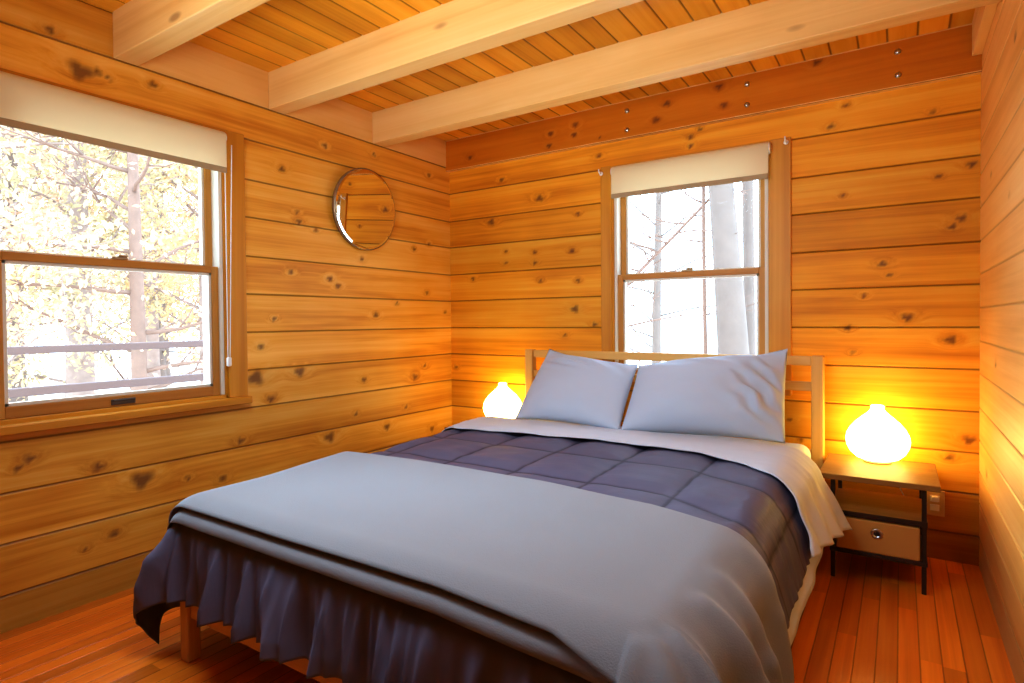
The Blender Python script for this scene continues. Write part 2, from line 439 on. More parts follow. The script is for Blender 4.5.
# ------------------------------------------------------------------ beams and ledgers
for i, yb in enumerate((-.715, -1.40, -2.088, -2.775, -3.46)):
    o = MB().box(.001, W - .001, yb, yb + .092, ZB, ZC + .01, .004).build('ceiling_beam', M['beam'])
    tag(o, kind='structure')
for ya, yb in ((-1.996, -1.400), (-1.308, -.715), (-.623, -.040)):
    o = MB().box(0, .005, ya, yb, ZB + .003, ZC + .005, .001, 1).build('beam_blocking', M['beam_end'])
    tag(o, kind='structure')
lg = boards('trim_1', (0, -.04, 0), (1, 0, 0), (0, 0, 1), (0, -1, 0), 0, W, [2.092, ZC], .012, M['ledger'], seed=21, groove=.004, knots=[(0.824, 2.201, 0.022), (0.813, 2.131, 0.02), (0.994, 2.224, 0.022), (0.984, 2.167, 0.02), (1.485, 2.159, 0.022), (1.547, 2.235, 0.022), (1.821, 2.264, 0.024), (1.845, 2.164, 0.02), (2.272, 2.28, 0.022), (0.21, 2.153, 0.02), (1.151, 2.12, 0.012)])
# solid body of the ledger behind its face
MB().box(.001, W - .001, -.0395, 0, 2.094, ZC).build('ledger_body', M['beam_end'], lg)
for bx_, bz_ in ((1.958, 2.247), (1.957, 2.144), (2.593, 2.247), (2.594, 2.144), (1.318, 2.241), (1.317, 2.135)):
    MB().lathe([(.004, -.049), (.009, -.047), (.013, -.043), (.013, -.040)], 12, 'y', (bx_, 0, bz_)).build('bolt', M['metal'], lg)
o = MB().box(W - .035, W, YF, -.06, 2.155, ZC, .003).build('trim_2', M['beam_end'])
tag(o, kind='structure')

# ------------------------------------------------------------------ windows (built in a local frame: u along wall, w into room, z up)
def window(name, place, u0, u1, z0, z1, side):
    """place(u,w,z) -> world; side 'y' (left wall) or 'x' (back wall)"""
    root = empty(name)
    tag(root, kind='structure')
    mu = M['sash_' + side]; tu = M['trim_' + side]
    def bx(mb, ua, ub, wa, wb, za, zb, bev=.002):
        a = place(ua, wa, za); b = place(ub, wb, zb)
        mb.box(min(a[0], b[0]), max(a[0], b[0]), min(a[1], b[1]), max(a[1], b[1]), min(a[2], b[2]), max(a[2], b[2]), bev, 1)
    cw = .085
    # casing boards
    for s, (ua, ub) in enumerate(((u0 - cw + .02, u0), (u1, u1 + cw + .008))):
        m = MB(); bx(m, ua, ub, 0, .014, z0 - .012, z1 + .012); m.build('side_casing', M['trim_z'], root)
    m = MB(); bx(m, u0, u1, 0, .016, z1 - .012, z1 + .010); m.build('head_casing', tu, root)
    # sill and apron
    m = MB(); bx(m, u0 - cw - .005, u1 + cw + .012, -.02, .045, z0 - .045, z0 - .012, .004); m.build('window_sill', tu, root)
    # frame (jamb) through the wall
    D = .17
    for ua, ub in ((u0 - .012, u0 + .012), (u1 - .012, u1 + .012)):
        m = MB(); bx(m, ua, ub, -D, .002, z0 - .012, z1); m.build('jamb', M['trim_z'], root)
    m = MB(); bx(m, u0, u1, -D, .002, z1 - .014, z1 + .01); m.build('jamb_head', tu, root)
    m = MB(); bx(m, u0, u1, -D, .002, z0 - .02, z0 + .004); m.build('jamb_sill', tu, root)
    for ua, ub in ((u0 + .0125, u0 + .03), (u1 - .03, u1 - .0125)):
        m = MB(); bx(m, ua, ub, -.15, -.002, z0 + .005, z1 - .015); m.build('jamb_liner', M['liner'], root)
    zm = 1.312
    # lower sash (inner) and upper sash (outer)
    for nm, wa, wb, za, zb, rt, rb in (('lower_sash', -.052, -.014, z0 + .005, zm + .016, .03, .042), ('upper_sash', -.098, -.060, zm - .018, z1 - .016, .045, .032)):
        a0, a1 = u0 + .026, u1 - .026
        st = .034
        m = MB()
        bx(m, a0, a0 + st, wa, wb, za, zb); bx(m, a1 - st, a1, wa, wb, za, zb)
        s_ = m.build(nm, M['sash_z'], root)
        m = MB()
        bx(m, a0 + st, a1 - st, wa, wb, za, za + rb); bx(m, a0 + st, a1 - st, wa, wb, zb - rt, zb)
        m.build('sash_rail', mu, s_)
        # thin pale glazing bead
        m = MB(); g = .012
        for q in ((a0 + st, a0 + st + g, za + rb, zb - rt), (a1 - st - g, a1 - st, za + rb, zb - rt)):
            bx(m, q[0], q[1], wa + .008, wb - .006, q[2], q[3], .001)
        for q in ((za + rb, za + rb + g), (zb - rt - g, zb - rt)):
            bx(m, a0 + st, a1 - st, wa + .008, wb - .006, q[0], q[1], .001)
        m.build('glazing_bead', M['liner'], s_)
        wm = (wa + wb) / 2
        c = [place(a0 + st, wm, za + rb), place(a1 - st, wm, za + rb), place(a1 - st, wm, zb - rt), place(a0 + st, wm, zb - rt)]
        mesh_obj('pane', c, [(0, 1, 2, 3)], M['glass'], s_)
        uc = (u0 + u1) / 2
        if nm == 'lower_sash':
            m = MB(); bx(m, uc - .03, uc + .03, -.05, -.016, zb, zb + .012, .003); bx(m, uc - .006, uc + .03, -.045, -.012, zb + .012, zb + .02, .003)
            m.build('sash_lock', M['brass'], s_)
            m = MB(); bx(m, uc - .045, uc + .045, wb, wb + .006, za + .008, za + .03, .002); bx(m, uc - .04, uc + .04, wb + .006, wb + .014, za + .022, za + .03, .002)
            m.build('sash_lift', M['bronze'], s_)
    return root

pl_left = lambda u, w, z: (w, u, z)
pl_back = lambda u, w, z: (u, -w, z)
w1 = window('window_1', pl_left, WL[0], WL[1], WL[2], WL[3], 'y')
w2 = window('window_2', pl_back, WB[0], WB[1], WB[2], WB[3], 'x')

# roller shades
def roller_shade(place, u0, u1, zt, zb, label, chain, axis):
    c = place((u0 + u1) / 2, .03, zt)
    root = empty('roller_shade', c)
    tag(root, label, 'roller shade', None)
    def loc(u, w, z):
        p = place(u, w, z); return (p[0] - c[0], p[1] - c[1], p[2] - c[2])
    r = .030; zc = zt - r
    prof = [(r * math.cos(a), r * math.sin(a)) for a in [PI * (1.0 - 1.5 * k / 14) for k in range(15)]]   # over the top, to the front, under
    vs, fs = [], []
    # fabric: wraps roll then hangs from the front of the roll
    path = [(.034 + r * math.cos(a), zc + r * math.sin(a)) for a in [PI * 1.45 - (PI * 1.45) * k / 20 for k in range(21)]]
    path += [(.034 + r - .0005, zc - (zc - zb) * k / 4) for k in range(1, 5)]
    for (w, z) in path:
        vs.append(loc(u0 + .006, w, z)); vs.append(loc(u1 - .006, w, z))
    for k in range(len(path) - 1):
        fs.append((2 * k, 2 * k + 1, 2 * k + 3, 2 * k + 2))
    mesh_obj('fabric', vs, fs, M['shade'], root, True)
    a, b = loc(u0 + .006, .030 + r, zb - .012), loc(u1 - .006, .037 + r, zb + .014)
    MB().box(min(a[0], b[0]), max(a[0], b[0]), min(a[1], b[1]), max(a[1], b[1]), a[2], b[2], .003, 2).build('hem_bar', M['hem'], root)
    for ue in (u0, u1 - .008):
        p = loc(ue, .034, zc)
        MB().lathe([(.006, 0), (.027, .001), (.027, .007), (.006, .008)], 20, axis, p).build('end_cap', M['white'], root)
    if chain:
        m = MB()
        n = 46
        zl = .905
        for uo, wo in ((-.004, .036), (.030, .036)):
            pts = [loc(u1 + .006 + uo * (0.3 + .7 * (1 - k / 30)), .030 + .006 * (1 - k / 30), zc - .02 - (zc - .02 - zl) * k / 30) for k in range(31)]
            m.tube(pts, .0022, 6)
        m.build('bead_chain', M['white'], root)
        p = loc(u1 + .009, .03, zl - .012)
        MB().box(p[0] - .008, p[0] + .010, p[1] - .010, p[1] + .010, p[2] - .022, p[2] + .02, .006, 3).build('chain_tensioner', M['white'], root)
    return root

roller_shade(pl_left, WL[0], WL[1] - .020, 1.936, 1.757, 'cream roller shade rolled up over the large left wall window, with bead chain', True, 'y')
roller_shade(pl_back, WB[0] + .018, WB[1] + .004, 1.942, 1.768, 'cream roller shade rolled up over the smaller window above the headboard', False, 'x')

# two small white curtain hooks on the back window casing
def hook(x, z, label):
    root = empty('curtain_hook', (x, -.022, z))
    tag(root, label, 'hook')
    MB().lathe([(.011, 0), (.012, -.004), (.006, -.007)], 14, 'y').build('base', M['white'], root)
    MB().tube([(0, -.005, 0), (0, -.022, -.004), (0, -.034, .004), (0, -.036, .02)], .004, 8).build('peg', M['white'], root)
hook(1.150, 1.917, 'small white curtain hook at top of the left casing of the headboard window')
hook(2.135, 1.930, 'small white curtain hook at top of the right casing of the headboard window')

# ------------------------------------------------------------------ mirror
mr = empty('round_mirror', (0.0135, -.800, 1.716))
mr.rotation_euler = (0, math.radians(3.2), 0)
tag(mr, 'frameless round mirror hung on the left log wall near the corner', 'mirror')
MB().lathe([(.214, .001), (.231, .004), (.2335, .022), (.225, .0275)], 64, 'x').build('backing', M['mirror_edge'], mr)
vs = [(.0285, 0, 0)]; fs = []
n = 64
for k in range(n):
    a = 2 * PI * k / n
    vs.append((.0285, .214 * math.cos(a), .214 * math.sin(a)))
for k in range(n):
    a = 2 * PI * k / n
    vs.append((.0275, .2255 * math.cos(a), .2255 * math.sin(a)))
for k in range(n):
    fs.append((0, 1 + k, 1 + (k + 1) % n)); fs.append((1 + k, 1 + n + k, 1 + n + (k + 1) % n, 1 + (k + 1) % n))
mesh_obj('mirror_glass', vs, fs, M['mirror'], mr)

# ------------------------------------------------------------------ bed frame
bed = empty('bed_frame', (1.495, -1.15, 0))
tag(bed, 'light pine double bed frame with open slatted headboard under the window', 'bed')
def bpart(name, mat, *boxes, bev=.005):
    m = MB()
    for b in boxes:
        m.box(b[0] - 1.495, b[1] - 1.495, b[2] + 1.15, b[3] + 1.15, b[4], b[5], bev)
    return m.build(name, mat, bed)
HY = -.075
for xa in (.682, 2.256):
    bpart('headboard_post', M['bed_z'], (xa, xa + .052, HY - .055, HY, 0, .892))
for za, zb_ in ((.845, .889), (.725, .768), (.40, .45)):
    bpart('headboard_rail', M['bed_x'], (.733, 2.257, HY - .040, HY - .012, za, zb_))
for xa in (.690, 2.266):
    bpart('front_leg', M['bed_z'], (xa, xa + .044, -2.222, -2.178, 0, .235))
bpart('foot_rail', M['bed_x'], (.734, 2.266, -2.212, -2.18, .140, .235))
for xa in (.700, 2.272):
    bpart('side_rail', M['bed_y'], (xa, xa + .03, -2.178, HY - .055, .140, .235))
bpart('slat_base', M['bed_x'], *[(.73, 2.272, -2.13 + .14 * k, -2.05 + .14 * k, .215, .232) for k in range(14)], bev=.002)

# ------------------------------------------------------------------ bedding
XL, XR, YFR = .642, 2.262, -2.195
RC = .06
def ztop(y):
    t = min(1, max(0, (y + 2.17) / 1.3))
    return .440 + .044 * t * t * (3 - 2 * t)

def noise3(x, y, z):
    from mathutils import noise
    return noise.noise(Vector((x, y, z)))

def drape(x, y, o, disp=None):
    xi0, xi1, yi = XL + RC, XR - RC, YFR + RC
    du = xi0 - x if x < xi0 else (x - xi1 if x > xi1 else 0.0)
    sx = -1 if x < xi0 else 1
    dv = yi - y if y < yi else 0.0
    bx_, by_ = min(max(x, xi0), xi1), max(y, yi)
    rho = math.hypot(du, dv)
    zt = ztop(by_)
    if rho < 1e-9:
        d = disp(x, y, 0, 0, 0, 0) if disp else 0
        return (x, y, zt + o + d)
    nx, ny = sx * du / rho, -dv / rho
    th = math.atan2(dv, du)
    d = disp(x, y, rho, th, sx, 1) if disp else 0
    R = RC + o
    arc = RC * PI / 2
    if rho < arc:
        a = rho / RC
        R2 = R + d
        return (bx_ + nx * R2 * math.sin(a), by_ + ny * R2 * math.sin(a), zt - RC + R2 * math.cos(a))
    h = rho - arc
    R2 = R + d
    return (bx_ + nx * R2, by_ + ny * R2, zt - RC - h)

def sheet_mesh(name, P, nu, nv, mat, parent=None, thick=.0, attr=None, closed_u=False):
    vs = [P[j][i] for j in range(nv) for i in range(nu)]
    fs = [(j * nu + i, j * nu + i + 1, (j + 1) * nu + i + 1, (j + 1) * nu + i) for j in range(nv - 1) for i in range(nu - 1)]
    o = mesh_obj(name, vs, fs, mat, parent, True)
    if attr is not None:
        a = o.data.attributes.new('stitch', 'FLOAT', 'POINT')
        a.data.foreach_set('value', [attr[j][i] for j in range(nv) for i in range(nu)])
    if thick:
        md = o.modifiers.new('thickness', 'SOLIDIFY'); md.thickness = thick; md.offset = -1
    return o

def lin(a, b, n): return [a + (b - a) * k / (n - 1) for k in range(n)]
def interp(x, xs, ys):
    return float(np.interp(x, xs, ys))

# mattress
mt = empty('mattress', (0, 0, 0))
tag(mt, 'mattress in a white fitted sheet on the pine bed frame', 'mattress')
m = MB(); m.box(.735, XR, YFR + .02, -.135, .236, .47, .05, 5)
o = m.build('fitted_sheet', M['sheet'], mt)
for v in o.data.vertices:
    if v.co.z > .4: v.co.z += ztop(v.co.y) - .47 + .002
for p in o.data.polygons: p.use_smooth = True

# flat sheet: lies under the comforter and folds back over its head end
def fold_edge(x):
    return interp(x, (.6, .87, 1.47, 1.93, 2.12, 2.30, 2.5), (-.86, -.85, -.775, -.80, -.90, -1.06, -1.12))
def sheet_disp(x, y, rho, th, sx, e):
    d = .006 * noise3(x * 5, y * 9, 1.3)
    if rho > .06 and sx > 0:
        h = rho - .06
        d += h * (.34 + .06 * noise3(y * 5, 0, 3)) + .35 * h * h
    return d
nu = 150
xs = lin(XL - .22, XR + .232, nu)
rows = []
for y in lin(-2.0, -.52, 60):
    rows.append([drape(x, y, .010, lambda *a: sheet_disp(*a) * (1 if a[2] > 0 else .3)) for x in xs])
def fold_disp(x, y, rho, th, sx, e):
    d = .004 * noise3(x * 6, y * 10, 4.3) + .006 * abs(noise3(x * 3.0, y * 16, 9.1))
    if rho > .05 and sx > 0:
        h = rho - .05
        hd = interp(y, (-1.1, -.8, -.52), (.42, .44, .52))
        d += h * hd + .010 * math.sin(y * 34) * min(1, h / .1)
    return d
nfold = 34
for j in range(1, 5):
    a = PI * j / 5
    rows.append([drape(x, -.52 + .014 * math.sin(a), .010 + .040 * (1 - math.cos(a)) / 2, fold_disp) for x in xs])
for j in range(nfold):
    t = j / (nfold - 1)
    rows.append([drape(x if x < XR else XR + (x - XR) * interp(-.52 + (fold_edge(x) + .52) * t, (-1.12, -.52), (.62, .97)), -.52 + (fold_edge(x) + .52) * t + .004 * math.sin(x * 40), .050 + .004 * math.sin(PI * t) - .006 * t ** 6, fold_disp) for x in xs])
o = sheet_mesh('flat_sheet', rows, nu, len(rows), M['sheet'], None, .003)
tag(o, 'white top sheet turned back over the dark comforter below the pillows', 'sheet')

# comforter
QX0, QP = .75, .31
def q_y(x): return 0.0 if x < 1.95 else -.5 * min(.33, x - 1.95)
def quilt(x, y):
    u = (x - QX0) / QP
    yy = y - q_y(x)
    v = (yy + .99) / .32
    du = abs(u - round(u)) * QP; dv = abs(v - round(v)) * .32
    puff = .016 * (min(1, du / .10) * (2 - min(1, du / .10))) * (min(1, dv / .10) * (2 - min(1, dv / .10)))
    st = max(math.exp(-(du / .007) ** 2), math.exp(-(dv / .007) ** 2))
    return puff, st
FO = .315
def gather(s, h):
    s = s + .012 * noise3(s * 6, h * 6, 3.1)
    a = 1 - min(1, abs(noise3(s * 8.5, h * .8, 2.2)) * 2.6)
    b = 1 - min(1, abs(noise3(s * 17.0, h * 1.5, 6.2)) * 2.4)
    return .9 * a ** 1.4 + .55 * b ** 1.3
def comf_disp(x, y, rho, th, sx, e):
    if rho <= 0:
        return quilt(x, y)[0] - .006 + .004 * noise3(x * 9, y * 14, 2)
    front = math.sin(th)
    base = (quilt(x, y)[0] - .006) * max(0, 1 - rho / .09)
    if y > YFR + RC and sx != 0 and th == 0:         # long sides
        h = max(0, rho - .06)
        wr = .016 * abs(noise3(y * 8 + x, rho * 4, 7)) + .010 * abs(noise3(y * 19 + x * 2, rho * 5, 8))
        return base + min(1, h / .08) * (wr + .008) + h * .30
    h = max(0, rho - .07)
    s = x if th > PI / 2 - 1e-6 else (x + sx * .0 - sx * (PI / 2 - th) * .14)
    hh = min(1, h / .16)
    d = base + .050 * (hh ** .7) * gather(s, h) - .004 * hh + .05 * h
    if sx < 0 and th < PI / 2 - 1e-6:                # loose corner at the foot, left
        c = math.sin(2 * th) ** .8
        d = base + .05 * h + .016 * (hh ** .7) * gather(s, h)
        d += c * .085 * math.sin(PI * min(1, h / .45) ** .9) + c * .02
        d += .014 * math.sin(th * 8) * hh
    return d
nu, nv = 330, 250
xs = lin(XL - .305, XR + .185, nu)
xs = sorted(xs)
ys = lin(YFR - .212, -.62, nv)
rows, att = [], []
for y in ys:
    rows.append([]); att.append([])
    for x in xs:
        p = drape(x, y, .026, comf_disp)
        p = (p[0], p[1], max(.012, p[2]))
        rows[-1].append(p)
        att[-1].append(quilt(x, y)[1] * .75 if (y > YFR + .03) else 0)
# puffy hem wobble
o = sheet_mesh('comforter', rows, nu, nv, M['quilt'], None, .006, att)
tag(o, 'dark charcoal quilted comforter spread over the bed, gathered at the foot', 'comforter')

# throw blanket: one cloth folded double, fold at its head edge
def back_edge(x):
    return interp(x, (.5, .69, 1.05, 1.6, 2.0, 2.25, 2.6), (-1.53, -1.53, -1.50, -1.505, -1.55, -1.63, -1.73))
def throw_disp(x, y, rho, th, sx, e):
    d = .004 * noise3(x * 3, y * 4, 11)
    if rho > .03:
        h = max(0, rho - .05)
        hh = min(1, h / .14)
        if sx > 0 and th < PI / 2 - 1e-6:
            s = y if th == 0 else YFR - th * .30
            c = math.sin(min(th, PI / 2) * 2) if th > 0 else 0
            d += h * .20
            k = interp(s, (-2.6, -2.35, -2.0, -1.75, -1.6), (1, 1, 1, .55, .12))
            hh = min(1, rho / .13) ** 1.2
            d += hh * k * (.056 * (.5 + .5 * math.sin(s * 40 + 1.5 * noise3(s * 4, 0, 5))) ** 2.3 + .02 * math.sin(s * 19 + 1))
            d += c * .05 * hh
        elif sx < 0 and th < PI / 2 - 1e-6:
            d += .015 * hh
        else:
            d += .010 * hh * math.sin(x * 17 + 2 * noise3(x * 2, 0, 1))
    return d
nu = 230
xs = lin(XL - .02, XR + .42, nu)
rows = []
def front_ov(x, lo):
    if lo: return interp(x, (.6, .75, 1.75, 2.1, 2.5), (.0, .0, .002, .012, .03))
    return interp(x, (.6, 1.2, 1.75, 2.05, 2.25, 2.45, 2.7), (-.022, -.022, -.022, -.014, .018, .095, .18))
nl = 46
for j in range(nl):
    t = j / (nl - 1)
    rows.append([drape(x, (YFR - front_ov(x, True)) * (1 - t) + (back_edge(x) - .004) * t, .0565, throw_disp) for x in xs])
for j in range(1, 6):
    a = PI * j / 6
    rows.append([drape(x, back_edge(x) - .004 + .010 * math.sin(a), .0565 + .014 * (1 - math.cos(a)) / 2, throw_disp) for x in xs])
nh = 110
for j in range(nh):
    t = j / (nh - 1)
    rows.append([drape(x, (back_edge(x) - .004) * (1 - t) + (YFR - front_ov(x, False)) * t, .0705, throw_disp) for x in xs])
o = sheet_mesh('throw_blanket', rows, nu, len(rows), M['throw'], None, .003)
tag(o, 'grey beige throw blanket folded double across the foot of the bed', 'blanket')

# ------------------------------------------------------------------ pillows
def pillow(name, BL, BR, TL, TR, bulge, label, seed, tipL=0, tipR=0, pu=2.2):
    BL, BR, TL, TR = map(Vector, (BL, BR, TL, TR))
    nrm = ((BR - BL).cross(TL - BL)).normalized()      # towards the viewer
    if nrm.y > 0: nrm = -nrm
    nu, nv = 70, 50
    vs, fs = [], []
    for sgn in (1, -1):
        for j in range(nv):
            for i in range(nu):
                u, v = i / (nu - 1) * 2 - 1, j / (nv - 1) * 2 - 1
                # edges pull inward between the corners
                uu = u * (1 - .02 * (1 - v * v) * (abs(u) ** 3))
                vv = v * (1 - .075 * (1 - u * u) * (abs(v) ** 3))
                a, b = (uu + 1) / 2, (vv + 1) / 2
                p = BL * (1 - a) * (1 - b) + BR * a * (1 - b) + TL * (1 - a) * b + TR * a * b
                t = ((1 - abs(u) ** (pu if u > 0 else 2.2)) * (1 - abs(v) ** 2.2)) ** (.55 if u < 0 or pu > 2 else .55 + .2 * u)
                # loose empty corners
                cl = math.exp(-((u + 1) ** 2 + (v - 1) ** 2) / .12) * tipL + math.exp(-((u - 1) ** 2 + (v - 1) ** 2) / .12) * tipR
                t *= max(.22, 1 - cl)
                lower = .75 + .25 * (1 - v) / 2 * 1.3
                edge = max(abs(u), abs(v))
                wr = 0
                if sgn > 0:
                    wr += .010 * noise3(u * 2.1 + seed, v * 2.3, 1) * (1 - edge ** 4)
                    # creases radiating from the upper outer corner / side
                    ca = tipR and math.exp(-((u - .78) ** 2) / .10 - ((v + .05) ** 2) / .5)
                    if tipR: wr += .022 * ca * math.sin((u * 1.2 + v * .9) * 15 + 2.5 * noise3(u * 3, v * 3, seed))
                    if tipL: wr += .010 * math.exp(-((u + .4) ** 2) / .3 - ((v - .62) ** 2) / .05) * math.sin((v * 1.0 + u * .22) * 26)
                    wr += .005 * math.exp(-((v - .7) ** 2) / .06) * math.sin(u * 9 + v * 14 + seed)
                d = sgn * (bulge * t * lower * (1.0 if sgn > 0 else .55)) + wr * min(1, t * 2)
                q = p + nrm * d
                q.z -= .012 * (1 - u * u) * (1 if v > .9 else 0)
                vs.append(q)
    off = nu * nv
    for j in range(nv - 1):
        for i in range(nu - 1):
            a = j * nu + i
            fs.append((a, a + 1, a + nu + 1, a + nu))
            fs.append((off + a, off + a + nu, off + a + nu + 1, off + a + 1))
    o = mesh_obj(name, vs, fs, M['pillow'], None, True)
    bm = bmesh.new(); bm.from_mesh(o.data)
    bmesh.ops.remove_doubles(bm, verts=bm.verts, dist=.0006)
    bmesh.ops.recalc_face_normals(bm, faces=bm.faces)
    bm.to_mesh(o.data); bm.free()
    tag(o, label, 'pillow', 'pillows against the headboard')
    return o
pillow('pillow', (.845, -.50, .53), (1.475, -.545, .535), (.905, -.215, .905), (1.452, -.235, .835), .095, 'smoother white pillow nearer the room corner, left of the two against the headboard', 2.0, tipL=1.0)
pillow('pillow', (1.478, -.54, .535), (2.195, -.46, .535), (1.455, -.235, .83), (2.172, -.235, .93), .135, 'wrinkled white pillow nearer the right nightstand, right of the two against the headboard', 5.0, tipR=1.0, pu=1.6)

# ------------------------------------------------------------------ nightstands
def nightstand(x, y, label):
    root = empty('nightstand', (x, y, 0))          # origin at floor, centre
    tag(root, label, 'nightstand')
    MB().box(-.205, .205, -.21, .21, .409, .431, .002, 1).build('tabletop', M['stand_top'], root)
    for sx in (-1, 1):
        for sy in (-1, 1):
            cx, cy = sx * .155, sy * .175
            MB().box(cx - .008, cx + .008, cy - .008, cy + .008, 0, .409, .002, 1).build('leg', M['stand_leg'], root)
    MB().box(-.166, .166, -.185, .185, .262, .282, .002, 1).build('shelf', M['stand_top'], root)
    MB().box(-.166, .166, -.187, -.1855, .262, .283, .0005, 1).build('shelf_edge', M['stand_leg'], root)
    MB().box(-.166, .166, -.185, .185, .108, .124, .002, 1).build('lower_shelf', M['stand_leg'], root)
    m = MB()
    m.box(-.142, .142, -.186, .16, .126, .256, .006, 2)
    b = m.build('bin', M['bin'], root)
    MB().lathe([(.010, -.187), (.012, -.191), (.018, -.192), (.0205, -.189), (.0205, -.186)], 24, 'y', (.0, 0, .208)).build('ring_pull', M['metal'], b)
    MB().lathe([(.001, -.1885), (.0115, -.1885)], 20, 'y', (.0, 0, .208)).build('hole', M['stand_leg'], b)
    return root
ns1 = nightstand(2.527, -.262, 'brown nightstand with fabric bin to the right of the bed')
ns2 = copy_tree(ns1)
ns2.location = (.478, -.25, 0)
ns2.scale = (.80, 1, 1)
ns2['label'] = 'brown nightstand mostly hidden behind the bed in the left corner'

# ------------------------------------------------------------------ lamps
def table_lamp(x, y, z, label):
    root = empty('table_lamp', (x, y, z))
    tag(root, label, 'lamp', None)
    MB().lathe([(.050, 0), (.056, .003), (.056, .010), (.048, .016)], 32).build('base', M['lampbase'], root)
    prof = [(.052, .012), (.080, .020), (.103, .042), (.117, .072), (.121, .098), (.117, .124), (.104, .152), (.083, .179), (.058, .203), (.038, .221), (.028, .233), (.025, .244), (.027, .252), (.020, .256)]
    # smooth the profile
    pp = []
    for i in range(len(prof) - 1):
        pp.append(prof[i]); pp.append(((prof[i][0] + prof[i + 1][0]) / 2, (prof[i][1] + prof[i + 1][1]) / 2))
    pp.append(prof[-1])
    pp = [(r_ * 1.02, h_ * .98) for r_, h_ in pp]
    MB().lathe(pp, 48).build('glass_shade', M['glow'], root)
    return root
lp1 = table_lamp(2.520, -.135, .4315, 'glowing onion shaped glass lamp on the right nightstand')
MB().tube([(.05, .02, .006), (.06, .06, .003), (.065, .085, .004), (.067, .098, -.03), (.07, .108, -.10), (.10, .114, -.17), (.185, .118, -.185)], .003, 6).build('cord', M['cord'], lp1)
MB().tube([(-.02, .09, -.33), (-.03, .04, -.375), (.02, .0, -.40), (.06, .03, -.385), (.10, .08, -.35), (.13, .11, -.28)], .0035, 6).build('cord', M['cord'], lp1)
lp2 = copy_tree(lp1)
for ch in [c for c in lp2.children if c.name.startswith('cord')]:
    bpy.data.objects.remove(ch)
lp2.location = (.530, -.150, .4315)
lp2['label'] = 'glowing onion shaped glass lamp in the far left corner behind the bed'

# wall outlet with plug
ol = empty('wall_outlet', (2.732, 0, .248))
tag(ol, 'ivory wall outlet with plug beside the right nightstand', 'outlet')
MB().box(-.036, .036, -.006, 0, -.057, .057, .003, 2).build('plate', M['ivory'], ol)
for dz in (-.02, .02):
    MB().box(-.017, .017, -.0085, -.006, dz - .014, dz + .014, .001, 1).build('socket', M['white'], ol)
MB().box(-.012, .012, -.032, -.0085, .010, .032, .004, 2).build('plug', M['white'], ol)

# ------------------------------------------------------------------ outside
g = mesh_obj('ground', [(-45, -45, -.75), (45, -45, -.75), (45, 45, -.75), (-45, 45, -.75)], [(0, 1, 2, 3)], M['snow'])
tag(g, kind='structure')
rl = empty('deck_railing', (-2.0, 0, -.2))
tag(rl, 'grey horizontal deck railing outside the left window', 'railing')
for z0_, z1_ in ((.885, .935), (.62, .675)):
    MB().box(-.03, .03, -6, 3.4, z0_ + .2, z1_ + .2, .006).build('rail', M['rail'], rl)
for y in (-5.9, -3.0, 3.3):
    MB().box(-.045, .045, y - .045, y + .045, 0, 1.16, .005).build('post', M['rail'], rl)
dk = MB().box(-2.05, -.3, -6, 3.4, -.24, -.20).build('trim_3', M['deck'])
tag(dk, kind='structure')

def tree(x, y, h, r, seed, label, bark, leaf=None, nleaf=0, lsize=.09, spread=1.8, nbr=14, zlow=.25, droop=0.0, brr=.028, lean=(0, 0), taper=.35):
    rg = random.Random(seed)
    root = empty('tree', (x, y, -.75))
    tag(root, label, 'tree')
    pts = [Vector((lean[0] * t + .10 * math.sin(3 * t + seed) * t, lean[1] * t, h * t)) for t in lin(0, 1, 33)]
    MB().tube(pts, [r * (1 + .25 * max(0, 1 - k / 4) - (1 - taper) * k / 32) for k in range(33)], 20).build('trunk', bark, root)
    m = MB(); tips = []
    for k in range(nbr):
        t = zlow + (1 - zlow) * (k + .5) / nbr
        i = min(31, int(t * 32)); p = pts[i].lerp(pts[i + 1], t * 32 - i)
        a = rg.uniform(0, 2 * PI)
        L_ = spread * (1.1 - .6 * t) * rg.uniform(.6, 1.1)
        up = rg.uniform(.1, .6) - droop
        path = [p.copy()]
        d = Vector((math.cos(a), math.sin(a), up))
        for s in range(6):
            d = (d + Vector((rg.uniform(-.25, .25), rg.uniform(-.25, .25), rg.uniform(-.15, .2)))).normalized()
            path.append(path[-1] + d * L_ / 6)
        m.tube(path, [brr * (1 - .14 * s) for s in range(7)], 6)
        tips += path[2:]
        for s in (2, 3, 4, 5):
            d2 = (d + Vector((rg.uniform(-1, 1), rg.uniform(-1, 1), rg.uniform(-.5, .8)))).normalized()
            q = path[s]
            pth = [q, q + d2 * L_ * .18, q + (d2 + Vector((0, 0, .15))) * L_ * .36]
            m.tube(pth, [brr * .45, brr * .3, brr * .15], 5)
            tips += pth[1:]
    m.build('branches', bark, root)
    if leaf:
        vs, fs = [], []
        for k in range(nleaf):
            c = rg.choice(tips) + Vector((rg.gauss(0, .20), rg.gauss(0, .20), rg.gauss(0, .17)))
            u = Vector((rg.gauss(0, 1), rg.gauss(0, 1), rg.gauss(0, 1))).normalized()
            w = u.orthogonal().normalized()
            s = lsize * rg.uniform(.5, 1.2)
            b = len(vs)
            vs += [c - u * s, c + w * s * .45, c + u * s, c - w * s * .45]
            fs.append((b, b + 1, b + 2, b + 3))
        mesh_obj('foliage', vs, fs, leaf, root)
    return root

